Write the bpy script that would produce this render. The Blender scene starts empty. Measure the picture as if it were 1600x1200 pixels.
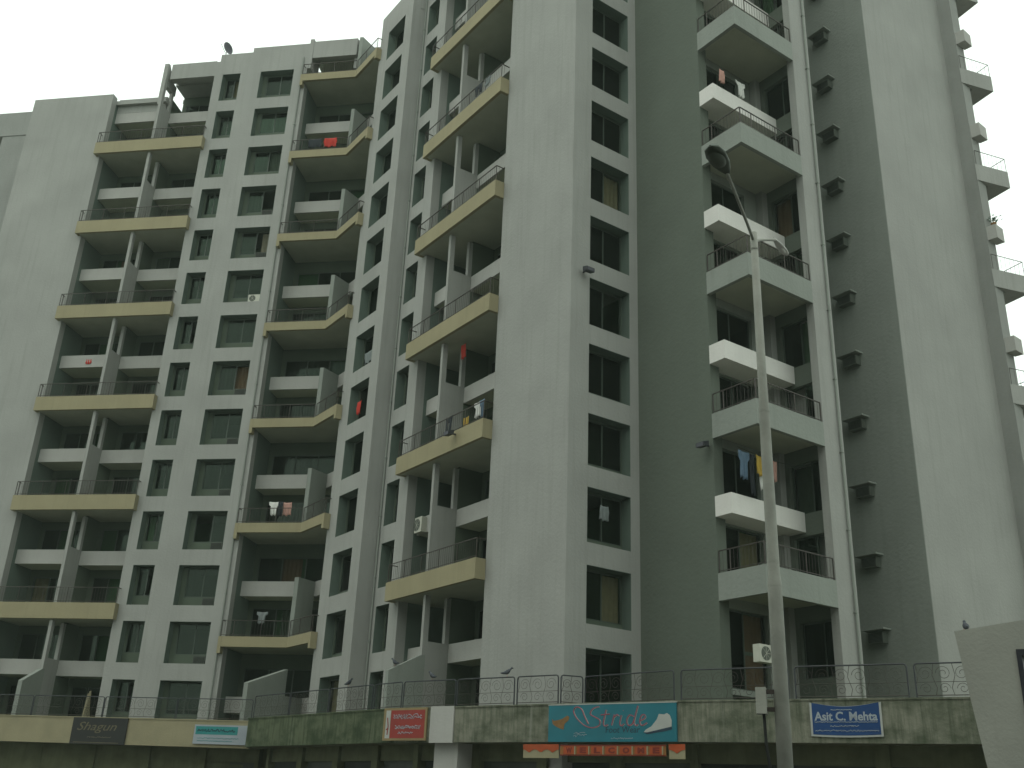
import bpy, math, random
from mathutils import Matrix, Vector
random.seed(7)
sc = bpy.context.scene
col = sc.collection
R = math.radians

# ------------------------------------------------------------------ camera
cd = bpy.data.cameras.new('camera'); cam = bpy.data.objects.new('camera', cd); col.objects.link(cam)
cx = (0.58721903, 0.80850022, 0.03874541); cy = (0.28969950, -0.25462530, 0.92262677); cf = (-0.75580950, 0.53055947, 0.38374294)
cam.matrix_world = Matrix(((cx[0], cy[0], -cf[0], 28.8281), (cx[1], cy[1], -cf[1], -22.8031), (cx[2], cy[2], -cf[2], 1.6), (0, 0, 0, 1)))
cd.sensor_width = 36; cd.lens = 35.942; cd.clip_start = 0.1; cd.clip_end = 3000
sc.camera = cam
# ------------------------------------------------------------------ sky and sun (bright overcast)
SUN_EL, SUN_AZ = 62, 160          # degrees; azimuth clockwise from +y
w = bpy.data.worlds.new('World'); sc.world = w; w.use_nodes = True
nt = w.node_tree; bg = nt.nodes['Background']
sky = nt.nodes.new('ShaderNodeTexSky'); sky.sky_type = 'NISHITA'; sky.sun_disc = False
sky.sun_elevation = R(SUN_EL); sky.sun_rotation = R(SUN_AZ); sky.dust_density = 4.0
mx = nt.nodes.new('ShaderNodeMix'); mx.data_type = 'RGBA'; mx.inputs[0].default_value = 0.93
nt.links.new(sky.outputs[0], mx.inputs[6]); mx.inputs[7].default_value = (11.3, 12.6, 11.5, 1)
nt.links.new(mx.outputs[2], bg.inputs[0]); bg.inputs[1].default_value = 0.1
sl = bpy.data.lights.new('sun', 'SUN'); so = bpy.data.objects.new('sun', sl); col.objects.link(so)
sl.energy = 0.5; sl.angle = R(40); sl.color = (1.0, 0.97, 0.9)
so.rotation_euler = (R(90 - SUN_EL), 0, R(180 - SUN_AZ))
sc.view_settings.view_transform = 'Standard'; sc.view_settings.look = 'None'
sc.view_settings.gamma = 1; sc.view_settings.use_curve_mapping = False
sc.view_settings.exposure = 0.2

# ------------------------------------------------------------------ materials
MAT = {}
def mat(name, color, rough=0.85, var=0.12, scale=1.2, bump=0.0, bscale=40, streak=0.0, dirt=None, spec=0.3, metal=0.0):
    m = bpy.data.materials.new(name); m.use_nodes = True; t = m.node_tree; N = t.nodes; L = t.links
    b = N['Principled BSDF']; b.inputs['Roughness'].default_value = rough; b.inputs['Specular IOR Level'].default_value = spec
    b.inputs['Metallic'].default_value = metal
    g = N.new('ShaderNodeNewGeometry')
    c0 = (*color, 1)
    n1 = N.new('ShaderNodeTexNoise'); n1.inputs['Scale'].default_value = scale; n1.inputs['Detail'].default_value = 6
    L.new(g.outputs['Position'], n1.inputs['Vector'])
    mr = N.new('ShaderNodeMapRange'); mr.inputs[1].default_value = 0.25; mr.inputs[2].default_value = 0.75
    mr.inputs[3].default_value = 1 - var; mr.inputs[4].default_value = 1 + var
    L.new(n1.outputs[0], mr.inputs[0])
    mul = N.new('ShaderNodeMix'); mul.data_type = 'RGBA'; mul.blend_type = 'MULTIPLY'; mul.inputs[0].default_value = 1
    mul.inputs[6].default_value = c0
    L.new(mr.outputs[0], mul.inputs[7])
    out = mul.outputs[2]
    if streak or dirt:
        mp = N.new('ShaderNodeMapping'); mp.inputs['Scale'].default_value = (3.0, 3.0, 0.16)
        L.new(g.outputs['Position'], mp.inputs[0])
        n2 = N.new('ShaderNodeTexNoise'); n2.inputs['Scale'].default_value = 1.3; n2.inputs['Detail'].default_value = 5; n2.inputs['Roughness'].default_value = 0.65
        L.new(mp.outputs[0], n2.inputs['Vector'])
        r2 = N.new('ShaderNodeMapRange'); r2.inputs[1].default_value = 0.5; r2.inputs[2].default_value = 0.78; r2.inputs[4].default_value = max(streak, 0.0)
        L.new(n2.outputs[0], r2.inputs[0])
        m2 = N.new('ShaderNodeMix'); m2.data_type = 'RGBA'
        L.new(r2.outputs[0], m2.inputs[0]); L.new(out, m2.inputs[6]); m2.inputs[7].default_value = (*(dirt or [c * 0.45 for c in color]), 1)
        out = m2.outputs[2]
    L.new(out, b.inputs['Base Color'])
    if bump:
        nb = N.new('ShaderNodeTexNoise'); nb.inputs['Scale'].default_value = bscale; nb.inputs['Detail'].default_value = 5
        L.new(g.outputs['Position'], nb.inputs['Vector'])
        bp = N.new('ShaderNodeBump'); bp.inputs['Strength'].default_value = bump; bp.inputs['Distance'].default_value = 0.03
        L.new(nb.outputs[0], bp.inputs['Height']); L.new(bp.outputs[0], b.inputs['Normal'])
    MAT[name] = m; return m
mat('wall', (0.275, 0.277, 0.26), 0.9, 0.10, 0.4, 0.4, 9, 0.42, (0.19, 0.195, 0.175))
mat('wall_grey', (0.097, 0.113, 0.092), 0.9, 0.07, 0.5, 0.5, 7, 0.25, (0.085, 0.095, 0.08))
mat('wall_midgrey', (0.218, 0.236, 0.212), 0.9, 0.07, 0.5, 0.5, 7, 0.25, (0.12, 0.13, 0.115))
mat('white', (0.34, 0.335, 0.315), 0.85, 0.06, 0.8, 0.3, 9, 0.2, (0.22, 0.22, 0.19))
mat('beige', (0.262, 0.232, 0.142), 0.9, 0.07, 0.9, 0.3, 12, 0.3, (0.165, 0.14, 0.085))
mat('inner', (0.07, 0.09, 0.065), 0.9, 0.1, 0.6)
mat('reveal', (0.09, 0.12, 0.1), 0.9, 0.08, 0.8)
mat('nb_wall', (0.235, 0.24, 0.225), 0.9, 0.08, 0.5, 0.4, 7, 0.25, (0.14, 0.145, 0.13))
mat('box_white', (0.60, 0.585, 0.555), 0.85, 0.05, 0.8, 0.3, 9, 0.2, (0.42, 0.42, 0.38))
mat('soffit', (0.36, 0.37, 0.29), 0.9, 0.12, 0.9, 0.2, 9)
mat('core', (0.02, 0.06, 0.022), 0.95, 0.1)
mat('alu', (0.04, 0.055, 0.042), 0.5, 0.1, spec=0.4)
mat('iron', (0.04, 0.032, 0.027), 0.6, 0.2, 6, spec=0.4)
mat('iron_dark', (0.02, 0.022, 0.028), 0.55, 0.2, 6, spec=0.4)
mat('mould', (0.075, 0.09, 0.05), 0.95, 0.35, 1.3, 0.5, 10, 0.75, (0.03, 0.045, 0.02))
mat('stained', (0.19, 0.19, 0.15), 0.95, 0.3, 1.0, 0.5, 10, 0.85, (0.05, 0.06, 0.03))
mat('cream', (0.24, 0.215, 0.135), 0.9, 0.12, 1.2, 0.3, 12, 0.35, (0.2, 0.18, 0.11))
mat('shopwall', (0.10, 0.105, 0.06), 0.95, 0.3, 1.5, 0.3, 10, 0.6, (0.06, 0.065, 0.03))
mat('shutter', (0.05, 0.055, 0.045), 0.6, 0.2, 2)
mat('pole', (0.24, 0.245, 0.215), 0.75, 0.18, 3, 0.2, 20, 0.35, (0.15, 0.145, 0.12))
mat('lamp_body', (0.075, 0.09, 0.072), 0.6, 0.1)
mat('lamp_light', (0.55, 0.55, 0.52), 0.4, 0.05)
mat('ac_white', (0.42, 0.42, 0.36), 0.6, 0.1, 3)
mat('ac_grey', (0.075, 0.085, 0.07), 0.7, 0.2, 4)
mat('black', (0.012, 0.014, 0.012), 0.7, 0.2, 3)
mat('bird', (0.05, 0.055, 0.065), 0.8, 0.25, 25)
mat('asphalt', (0.05, 0.05, 0.05), 0.95, 0.3, 3, 0.4, 60)
mat('pavement', (0.17, 0.16, 0.145), 0.95, 0.25, 3, 0.4, 50)
mat('concrete', (0.29, 0.295, 0.26), 0.9, 0.14, 1.6, 0.15, 30, 0.4, (0.2, 0.2, 0.16))
mat('dish', (0.07, 0.07, 0.085), 0.6, 0.1)
mat('sign_black', (0.008, 0.008, 0.008), 0.4, 0.1)
mat('sign_teal', (0.006, 0.115, 0.15), 0.45, 0.12, 1.5)
mat('sign_red', (0.22, 0.018, 0.012), 0.5, 0.12, 2)
mat('sign_blue', (0.006, 0.038, 0.13), 0.55, 0.12, 2)
mat('sign_white', (0.32, 0.33, 0.31), 0.6, 0.08, 2)
mat('sign_yellow', (0.2, 0.15, 0.07), 0.6, 0.1, 2)
mat('sign_cyan', (0.02, 0.18, 0.18), 0.6, 0.1, 2)
mat('letter_pink', (0.26, 0.06, 0.085), 0.6, 0.1, 3)
mat('letter_dark', (0.012, 0.03, 0.05), 0.6, 0.1)
mat('letter_gold', (0.10, 0.085, 0.045), 0.5, 0.2, 4)
mat('letter_pale', (0.26, 0.29, 0.32), 0.6, 0.1)
mat('orange', (0.30, 0.055, 0.015), 0.8, 0.15, 3)
mat('ochre', (0.2, 0.09, 0.025), 0.8, 0.2, 4)
mat('maroon', (0.14, 0.02, 0.012), 0.8, 0.1)
mat('sandal', (0.17, 0.09, 0.03), 0.7, 0.2, 8)
for i, c in enumerate([(0.09, 0.085, 0.045), (0.04, 0.075, 0.04), (0.08, 0.055, 0.03), (0.06, 0.09, 0.07), (0.12, 0.115, 0.08), (0.03, 0.045, 0.03)]):
    mat('curtain%d' % i, c, 0.95, 0.15, 4)
for n, c in dict(red=(0.4, 0.035, 0.025), white=(0.55, 0.55, 0.52), blue=(0.09, 0.14, 0.2), yellow=(0.42, 0.28, 0.05), dark=(0.02, 0.024, 0.03), pink=(0.42, 0.24, 0.2), grey=(0.16, 0.18, 0.18), green=(0.05, 0.14, 0.09)).items():
    mat('cloth_' + n, c, 0.95, 0.12, 6)
def stain(name, base, dark, light, amt):
    m = bpy.data.materials.new(name); m.use_nodes = True; t = m.node_tree; N = t.nodes; L = t.links; b = N['Principled BSDF']; b.inputs['Roughness'].default_value = .95
    b.inputs['Specular IOR Level'].default_value = .2
    g = N.new('ShaderNodeNewGeometry')
    def noise(sc, scale, det, rough, lo, hi):
        mp = N.new('ShaderNodeMapping'); mp.inputs['Scale'].default_value = sc; L.new(g.outputs['Position'], mp.inputs[0])
        n = N.new('ShaderNodeTexNoise'); n.inputs['Scale'].default_value = scale; n.inputs['Detail'].default_value = det; n.inputs['Roughness'].default_value = rough; L.new(mp.outputs[0], n.inputs['Vector'])
        r = N.new('ShaderNodeMapRange'); r.inputs[1].default_value = lo; r.inputs[2].default_value = hi; L.new(n.outputs[0], r.inputs[0]); return r.outputs[0]
    def mix(f, a, c, typ='MIX'):
        x = N.new('ShaderNodeMix'); x.data_type = 'RGBA'; x.blend_type = typ
        L.new(f, x.inputs[0]) if not isinstance(f, float) else None
        if isinstance(f, float): x.inputs[0].default_value = f
        L.new(a, x.inputs[6]) if not isinstance(a, tuple) else None
        if isinstance(a, tuple): x.inputs[6].default_value = (*a, 1)
        x.inputs[7].default_value = (*c, 1); return x.outputs[2]
    mulf = lambda a, b_: (lambda q: (L.new(a, q.inputs[0]), L.new(b_, q.inputs[1]) if not isinstance(b_, float) else None, setattr(q.inputs[1], 'default_value', b_) if isinstance(b_, float) else None, q.outputs[0])[-1])((lambda q: (setattr(q, 'operation', 'MULTIPLY'), q)[1])(N.new('ShaderNodeMath')))
    blotch = noise((1, 1, 1.6), .9, 6, .6, .42, .62); run = noise((4.5, 4.5, .35), 1.6, 6, .7, .45, .7); white = noise((6, 6, .25), 1.3, 4, .6, .6, .75)
    c = mix(mulf(blotch, amt), base, dark); c = mix(mulf(run, amt), c, dark); c = mix(mulf(white, .6), c, light)
    L.new(c, b.inputs['Base Color'])
    nb_ = N.new('ShaderNodeTexNoise'); nb_.inputs['Scale'].default_value = 14; nb_.inputs['Detail'].default_value = 6; L.new(g.outputs['Position'], nb_.inputs['Vector'])
    bp = N.new('ShaderNodeBump'); bp.inputs['Strength'].default_value = .5; bp.inputs['Distance'].default_value = .02; L.new(nb_.outputs[0], bp.inputs['Height']); L.new(bp.outputs[0], b.inputs['Normal'])
    MAT[name] = m
stain('mould', (0.085, 0.1, 0.06), (0.022, 0.035, 0.016), (0.12, 0.125, 0.09), .9)
stain('stained', (0.18, 0.18, 0.14), (0.04, 0.052, 0.03), (0.22, 0.22, 0.19), .75)
def glass():
    m = bpy.data.materials.new('glass'); m.use_nodes = True; t = m.node_tree; N = t.nodes; L = t.links
    N.remove(N['Principled BSDF'])
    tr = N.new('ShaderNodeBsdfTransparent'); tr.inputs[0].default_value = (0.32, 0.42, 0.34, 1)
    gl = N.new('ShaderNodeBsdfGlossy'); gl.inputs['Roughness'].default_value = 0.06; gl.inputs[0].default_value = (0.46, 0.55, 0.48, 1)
    fr = N.new('ShaderNodeFresnel'); fr.inputs[0].default_value = 1.45
    ms = N.new('ShaderNodeMixShader'); L.new(fr.outputs[0], ms.inputs[0]); L.new(tr.outputs[0], ms.inputs[1]); L.new(gl.outputs[0], ms.inputs[2])
    L.new(ms.outputs[0], N['Material Output'].inputs[0]); MAT['glass'] = m
glass()

# ------------------------------------------------------------------ geometry helpers
class Fr:                      # a wall frame: u runs to the viewer's left along the wall, n points out of it
    def __init__(s, x, y, deg): s.o = (x, y, 0); s.r = R(deg); s.U = (math.cos(s.r), math.sin(s.r)); s.N = (-math.sin(s.r), math.cos(s.r))
    def w(s, u, n, z=0): return (s.o[0] + u * s.U[0] + n * s.N[0], s.o[1] + u * s.U[1] + n * s.N[1], z)
W0 = Fr(0, 0, 0)
class MB:
    def __init__(s): s.v = []; s.f = []
    def box(s, a, b, c, d, e, f):
        i = len(s.v)
        s.v += [(a, c, e), (b, c, e), (b, d, e), (a, d, e), (a, c, f), (b, c, f), (b, d, f), (a, d, f)]
        s.f += [tuple(i + k for k in q) for q in ((0, 3, 2, 1), (4, 5, 6, 7), (0, 1, 5, 4), (1, 2, 6, 5), (2, 3, 7, 6), (3, 0, 4, 7))]
        return s
    def quad(s, *p):
        i = len(s.v); s.v += list(p); s.f.append(tuple(range(i, i + len(p)))); return s
    def prism_z(s, pts, z0, z1):
        i = len(s.v); n = len(pts)
        s.v += [(x, y, z0) for x, y in pts] + [(x, y, z1) for x, y in pts]
        s.f.append(tuple(range(i + n - 1, i - 1, -1))); s.f.append(tuple(range(i + n, i + 2 * n)))
        for k in range(n): s.f.append((i + k, i + (k + 1) % n, i + n + (k + 1) % n, i + n + k))
        return s
    def prism_u(s, pts, u0, u1):           # pts are (n, z)
        i = len(s.v); n = len(pts)
        s.v += [(u0, a, b) for a, b in pts] + [(u1, a, b) for a, b in pts]
        s.f.append(tuple(range(i + n - 1, i - 1, -1))); s.f.append(tuple(range(i + n, i + 2 * n)))
        for k in range(n): s.f.append((i + k, i + (k + 1) % n, i + n + (k + 1) % n, i + n + k))
        return s
    def prism_n(s, pts, n0, n1):           # pts are (u, z)
        i = len(s.v); n = len(pts)
        s.v += [(a, n0, b) for a, b in pts] + [(a, n1, b) for a, b in pts]
        s.f.append(tuple(range(i + n - 1, i - 1, -1))); s.f.append(tuple(range(i + n, i + 2 * n)))
        for k in range(n): s.f.append((i + k, i + (k + 1) % n, i + n + (k + 1) % n, i + n + k))
        return s
    def tube(s, pts, r, seg=6, cap=True):
        pts = [Vector(p) for p in pts]; n = len(pts); rs = r if isinstance(r, (list, tuple)) else [r] * n
        i = len(s.v); up = None
        for k, p in enumerate(pts):
            d = (pts[min(k + 1, n - 1)] - pts[max(k - 1, 0)]).normalized()
            a = d.cross(Vector((0, 0, 1)) if abs(d.z) < 0.9 else Vector((1, 0, 0)))
            if up is not None and a.dot(up) < 0 and abs(d.z) >= 0.9: a = -a
            a.normalize(); b = d.cross(a); up = a
            for j in range(seg):
                t = 2 * math.pi * j / seg; s.v.append(tuple(p + (a * math.cos(t) + b * math.sin(t)) * rs[k]))
        for k in range(n - 1):
            for j in range(seg):
                q = i + k * seg; s.f.append((q + j, q + (j + 1) % seg, q + seg + (j + 1) % seg, q + seg + j))
        if cap: s.f.append(tuple(range(i + seg - 1, i - 1, -1))); s.f.append(tuple(range(i + (n - 1) * seg, i + n * seg)))
        return s
    def mesh(s, name, m, smooth=False):
        me = bpy.data.meshes.new(name); me.from_pydata(s.v, [], s.f); me.materials.append(MAT[m]); me.validate()
        if smooth:
            for p in me.polygons: p.use_smooth = True
        return me
def put(name, me, parent=None, fr=None, at=(0, 0, 0)):
    o = bpy.data.objects.new(name, me); col.objects.link(o)
    if fr is not None: o.location = fr.w(*at[:2], at[2]); o.rotation_euler = (0, 0, fr.r)
    else: o.location = at
    if parent is not None: o.parent = parent
    return o
def part(name, mb, m, parent, fr=None, smooth=False): return put(name, mb.mesh(name, m, smooth), parent, fr or W0)
def thing(name, label, cat, at=(0, 0, 0), group=None, rz=0):
    o = bpy.data.objects.new(name, None); col.objects.link(o); o.location = at; o.rotation_euler = (0, 0, rz); o.empty_display_size = 0.3
    o['label'] = label; o['category'] = cat
    if group: o['group'] = group
    return o
def tag(o, label, cat, group=None):
    o['label'] = label; o['category'] = cat
    if group: o['group'] = group
    return o
def struct(o): o['kind'] = 'structure'; return o
def wallmb(u0, u1, z0, z1, holes=(), n=0.0, th=0.5):
    mb = MB(); us = sorted({u0, u1, *[h[0] for h in holes], *[h[1] for h in holes]}); zs = sorted({z0, z1, *[h[2] for h in holes], *[h[3] for h in holes]})
    def solid(i, j):
        if i < 0 or j < 0 or i >= len(us) - 1 or j >= len(zs) - 1: return False
        a = (us[i] + us[i + 1]) / 2; b = (zs[j] + zs[j + 1]) / 2
        return not any(h[0] < a < h[1] and h[2] < b < h[3] for h in holes)
    for i in range(len(us) - 1):
        for j in range(len(zs) - 1):
            if not solid(i, j): continue
            a, b, c, d = us[i], us[i + 1], zs[j], zs[j + 1]; p = n; q = n - th
            mb.quad((b, p, c), (a, p, c), (a, p, d), (b, p, d)); mb.quad((a, q, c), (b, q, c), (b, q, d), (a, q, d))
            if not solid(i - 1, j): mb.quad((a, p, c), (a, q, c), (a, q, d), (a, p, d))
            if not solid(i + 1, j): mb.quad((b, q, c), (b, p, c), (b, p, d), (b, q, d))
            if not solid(i, j - 1): mb.quad((a, p, c), (b, p, c), (b, q, c), (a, q, c))
            if not solid(i, j + 1): mb.quad((a, q, d), (b, q, d), (b, p, d), (a, p, d))
    return mb

SHADE_BLOCK_H = 30.0
# ------------------------------------------------------------------ ground
g = struct(put('ground', MB().quad((-400, -400, 0), (400, -400, 0), (400, 400, 0), (-400, 400, 0)).mesh('ground', 'pavement')))
rd = struct(put('road', MB().quad((-60, -36, 0.004), (70, 12, 0.004), (74, 0, 0.004), (-56, -50, 0.004)).mesh('road', 'asphalt')))

# ------------------------------------------------------------------ the apartment building
A = Fr(-22, -1.442, 225); Q = Fr(0, -0.713, 180); B = Fr(0, 0.15, 180); C = Fr(0, 0, 270)
Dw = Fr(0, 3.806, 180); E_ = Fr(6.15, 0, 270); AC = Fr(0, 13.28, 180)
ZT, ZB, H = 7.043, 4.896, 3.0
bld = thing('apartment_building', 'tall pale grey apartment block with cream balcony slabs filling the picture', 'building', (0, 4, 0))
bld.location = (0, 0, 0)
def P(name, mb, m, fr): return part(name, mb, m, bld, fr)

# windows ---------------------------------------------------------
WM = {}
def winmesh(w, h, npane):
    k = (round(w, 2), round(h, 2), npane)
    if k not in WM:
        f = MB(); t = 0.055
        f.box(0, w, 0, .07, 0, t).box(0, w, 0, .07, h - t, h).box(0, t, 0, .07, t, h - t).box(w - t, w, 0, .07, t, h - t)
        for i in range(1, npane): f.box(i * w / npane - .03, i * w / npane + .03, .01, .065, t, h - t)
        pw = (w - 2 * t) / npane
        p = MB().box(0, pw - .005, 0, .008, 0, h - 2 * t)
        cs = []
        for cov in (0.35, 0.6, 1.0):
            c = MB(); n = max(6, int(w * cov / 0.07)); i0 = 0
            for i in range(n + 1):
                x = w * cov * i / n; y = -.12 + .03 * math.sin(i * 1.9); c.v += [(x, y, .02), (x, y, h - .05)]
            for i in range(n): c.f.append((2 * i, 2 * i + 2, 2 * i + 3, 2 * i + 1))
            cs.append(c)
        WM[k] = (f.mesh('window', 'alu'), p.mesh('pane', 'glass'), cs, t, pw)
    return WM[k]
CM = {}
def window(fr, u0, u1, n, z0, z1, npane=2, curtain=None, open_=None):
    w, h = u1 - u0, z1 - z0; fm, pm, cs, t, pw = winmesh(w, h, npane)
    o = put('window', fm, bld, fr, (u0, n, z0))
    for i in range(npane):
        if open_ == i: continue
        q = put('pane', pm, o); q.location = (t + i * pw, .03 if i % 2 else .045, t)
    if curtain is None: curtain = random.random()
    if curtain < 0.62:
        k = random.choice((0, 1, 1, 2)); m = 'curtain%d' % random.randrange(6); key = (round(w, 2), round(h, 2), k, m)
        if key not in CM: CM[key] = cs[k].mesh('curtain', m, True)
        c = put('curtain', CM[key], o)
        if k < 2 and random.random() < .5: c.location.x = w * (1 - (0.35, 0.6, 1)[k])
    return o
def niche(fr, u0, u1, z0, z1, side=0.1, sill=0.3, top=0.05, depth=0.5, npane=2):
    """the window at the back of a deep opening: darker reveal lining, plastered surround, sliding sashes"""
    t = .012; x0, x1, y0, y1 = u0 + .03, u1 - side, z0 + sill, z1 - top
    P('reveal', MB().box(u0, u0 + t, -.5, -.004, z0, z1).box(u1 - t, u1, -.5, -.004, z0, z1).box(u0 + t, u1 - t, -.5, -.004, z1 - t, z1), 'reveal', fr)  # thin darker lining on both jambs and the head
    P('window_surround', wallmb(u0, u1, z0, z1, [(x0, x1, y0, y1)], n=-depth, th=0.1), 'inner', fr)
    return window(fr, x0, x1, -depth - .09, y0, y1, npane, open_=random.choice((None, None, None, 0, 1)))
def plates(fr, u0, u1, z1, n0=-.5, n1=-2.5):
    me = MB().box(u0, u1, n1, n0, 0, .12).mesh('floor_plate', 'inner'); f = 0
    while 4.0 + 3 * f < z1:
        put('floor_plate', me, bld, fr, (0, 0, 4.0 + 3 * f)); f += 1

def rail(fr, u0, u1, n, z, h=0.86, ret0=0.0, ret1=0.0, mesh_parent=None, sp=0.16):
    m = MB(); r = .02
    m.box(u0, u1, n - .02, n + .02, z + h - .035, z + h); m.box(u0, u1, n - .012, n + .012, z + .07, z + .095)
    k = int((u1 - u0) / sp)
    for i in range(k + 1):
        u = u0 + (u1 - u0) * i / k; t = .016 if i % 9 == 0 or i == k else .0045
        m.box(u - t, u + t, n - t, n + t, z - .02, z + h - .03)
    for ret, u in ((ret0, u0), (ret1, u1)):
        if ret:
            m.box(u - .02, u + .02, n - ret, n - .02, z + h - .035, z + h)
            for i in range(1, int(ret / sp)): m.box(u - .006, u + .006, n - i * sp - .006, n - i * sp + .006, z - .02, z + h - .03)
    return m

# ---- left wing front (A): blank end, two window columns
P('front_wall', wallmb(16.2, 22.0, 0, 45.1), 'wall', A)
wa = [(3.55, 5.86), (7.27, 8.53)]
holes = [(a, b, ZB + H * f, ZT + H * f) for a, b in wa for f in range(14)]
P('front_wall', wallmb(2.66, 9.12, 0, 47.15, holes), 'wall', A)
P('roof_parapet', MB().box(6.62, 8.86, -.5, 0, 47.15, 47.72).box(2.66, 6.62, -.5, 0, 47.15, 48.08), 'wall', A)
plates(A, 2.96, 8.82, 46.5)
for f in range(14):
    for i, (a, b) in enumerate(wa):
        niche(A, a, b, ZB + H * f, ZT + H * f, side=.28 if i == 0 else .1, sill=.5 if i == 0 else .55)
# ---- paired-balcony bays (A1 on the left wing, B on the centre)
def inner_bay(fr, a, b, d, back, mods, off, top, last=True):
    """recessed balcony: parapet bands in front, floors behind them, a dark glazed wall at the back"""
    hs = []
    for k in mods:
        T = off + 6 * k
        hs += [(a + .25, b - .25, T - .3, T + 1.95), (a + .25, b - .25, T + 2.55, T + 4.75)]
    hs = [h for h in hs if h[3] < top - .4]
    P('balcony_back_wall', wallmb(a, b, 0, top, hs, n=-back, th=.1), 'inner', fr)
    for h in hs: window(fr, h[0], h[1], -back - .09, h[2], h[3], 3, open_=random.choice((None, 0, 1, 2)))
    for k in mods:
        T = off + 6 * k
        o = P('parapet_band', MB().box(a, b, -d - .12, -d, T + 2.35, min(T + 3.15, top)), 'white', fr)
        put('floor_slab', MB().box(a, b, -back, -d - .12, T + 2.36, T + 2.5).mesh('floor_slab', 'soffit'), o)
    P('roof_slab', MB().box(a, b, -back, -d, top - .25, top), 'wall', fr)
def bay(fr, ua, ub, uf, dR, dL, sa, sb, over, modules, topR, topL):
    bk = 2.45
    inner_bay(fr, ua, uf - .1, dR, bk, modules, 4.92, topR); inner_bay(fr, uf + .1, ub, dL, bk, modules, 4.92, topL)
    P('partition_wall', MB().box(uf - .1, uf + .1, -bk, -dR, 0, min(topR, topL)), 'inner', fr)
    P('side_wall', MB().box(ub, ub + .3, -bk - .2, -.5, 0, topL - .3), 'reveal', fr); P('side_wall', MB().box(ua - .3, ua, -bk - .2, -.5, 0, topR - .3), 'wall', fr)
    for k in modules:
        T = 4.92 + 6 * k
        if k > 0:
            s = MB().box(sa, sb, over - .16, over, T - .85, T).box(sa, sa + .16, .01, over - .16, T - .85, T).box(sb - .16, sb, .01, over - .16, T - .85, T)
            o = P('balcony_slab', s, 'beige', fr)
            put('soffit', MB().box(ua + .003, ub - .003, -bk, over - .165, T - .82, T - .55).box(sa + .165, ua, .012, over - .165, T - .82, T - .55).box(ub, sb - .165, .012, over - .165, T - .82, T - .55).mesh('soffit', 'soffit'), o)
            rr = rail(fr, sa + .06, sb - .06, over - .06, T, .84, over - .06, over - .06)
            put('railing', rr.mesh('railing', 'iron'), o)
        zt = min(T + 5.1, topR)
        P('divider_fin', MB().box(uf - .09, uf + .09, -dR, .16, T - .54, T + 3.15).box(uf - .09, uf + .09, -.1, .16, T + 3.15, zt).box(uf - .1, uf + .1, -dR, -dR + .22, T + 3.15, zt), 'wall', fr)
    P('terrace_divider', MB().prism_u([(0.002, 4.1), (0.002, 7.5), (.25, 7.45), (1.7, 6.7), (1.7, 4.1)], uf - .12, uf + .12), 'wall_midgrey', fr)
bay(A, 9.12, 16.2, 12.6, 1.15, .78, 8.93, 16.42, .38, range(0, 7), 46.6, 45.2)
P('roof_wall', MB().box(12.72, 16.2, -.9, -.77, 44.06, 45.2), 'wall', A)
P('roof_beam', MB().box(9.12, 12.3, -.5, 0, 46.0, 47.22).box(9.12, 12.3, -2.5, -.5, 46.4, 46.7), 'wall', A)
P('divider_fin', MB().prism_u([(.15, 43.9), (.15, 47.2), (-.05, 47.25), (-.75, 46.35), (-1.3, 46.3), (-1.3, 45.6), (-.3, 45.6), (-.12, 46.1), (-.12, 43.9)], 12.5, 12.78), 'wall', A)
P('roof_slab', MB().box(12.6, 22, -6, -.5, 44.6, 44.9), 'wall', A)
# ---- folded balcony bay between the left wing and the centre (A2)
for fr, a, b in ((A, -1.49, 2.66), (Q, 18.6, 21.72)):
    inner_bay(fr, a if a > 0 else a - .5, b if a < 0 else b + .5, 1.1, 2.4, range(0, 8), 3.27, 48.3 if a < 0 else 47.2)
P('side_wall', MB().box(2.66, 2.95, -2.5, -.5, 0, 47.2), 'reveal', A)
P('side_wall', MB().box(18.3, 18.6, -2.5, -.5, 0, 47.2), 'wall', Q)
bend = lambda o: -1.03 + .414 * o
def ubend(o): return A.w(bend(o), o)
for k in range(1, 8):
    T = 3.27 + 6 * k; o = .35
    p0, p1, p2 = A.w(2.82, o), ubend(o), Q.w(18.42, o); q0, q1, q2 = A.w(2.82, o - .16), ubend(o - .16), Q.w(18.42, o - .16)
    s = MB().prism_z([p0[:2], q0[:2], q1[:2], q2[:2], p2[:2], p1[:2]], T - .52, T)
    r0, r1, r2_ = A.w(2.64, -2.38), ubend(-2.38), Q.w(18.62, -2.38); q0b, q2b = A.w(2.64, o - .16), Q.w(18.62, o - .16)
    sf = MB().prism_z([q0b[:2], r0[:2], r1[:2], r2_[:2], q2b[:2], q1[:2]], T - .5, T - .28)
    e0 = [A.w(2.68, .01), A.w(2.86, .01), A.w(2.86, o + .01), A.w(2.68, o + .01)]
    s.prism_z([v[:2] for v in e0], T - .85, T - .003)
    e1 = [Q.w(18.36, .01), Q.w(18.58, .01), Q.w(18.58, o + .01), Q.w(18.36, o + .01)]
    s.prism_z([v[:2] for v in e1], T - .8, T - .003)
    ob = P('balcony_slab', s, 'beige', W0); put('soffit', sf.mesh('soffit', 'soffit'), ob)
    ra = rail(A, bend(o) + .03, 2.78, o - .06, T, .84, 0, o - .06); put('railing', ra.mesh('railing', 'iron'), ob, A)
    rb = rail(Q, 18.46, -ubend(o)[0] - .03, o - .06, T, .84, o - .06, 0); put('railing', rb.mesh('railing', 'iron'), ob, Q)
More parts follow.
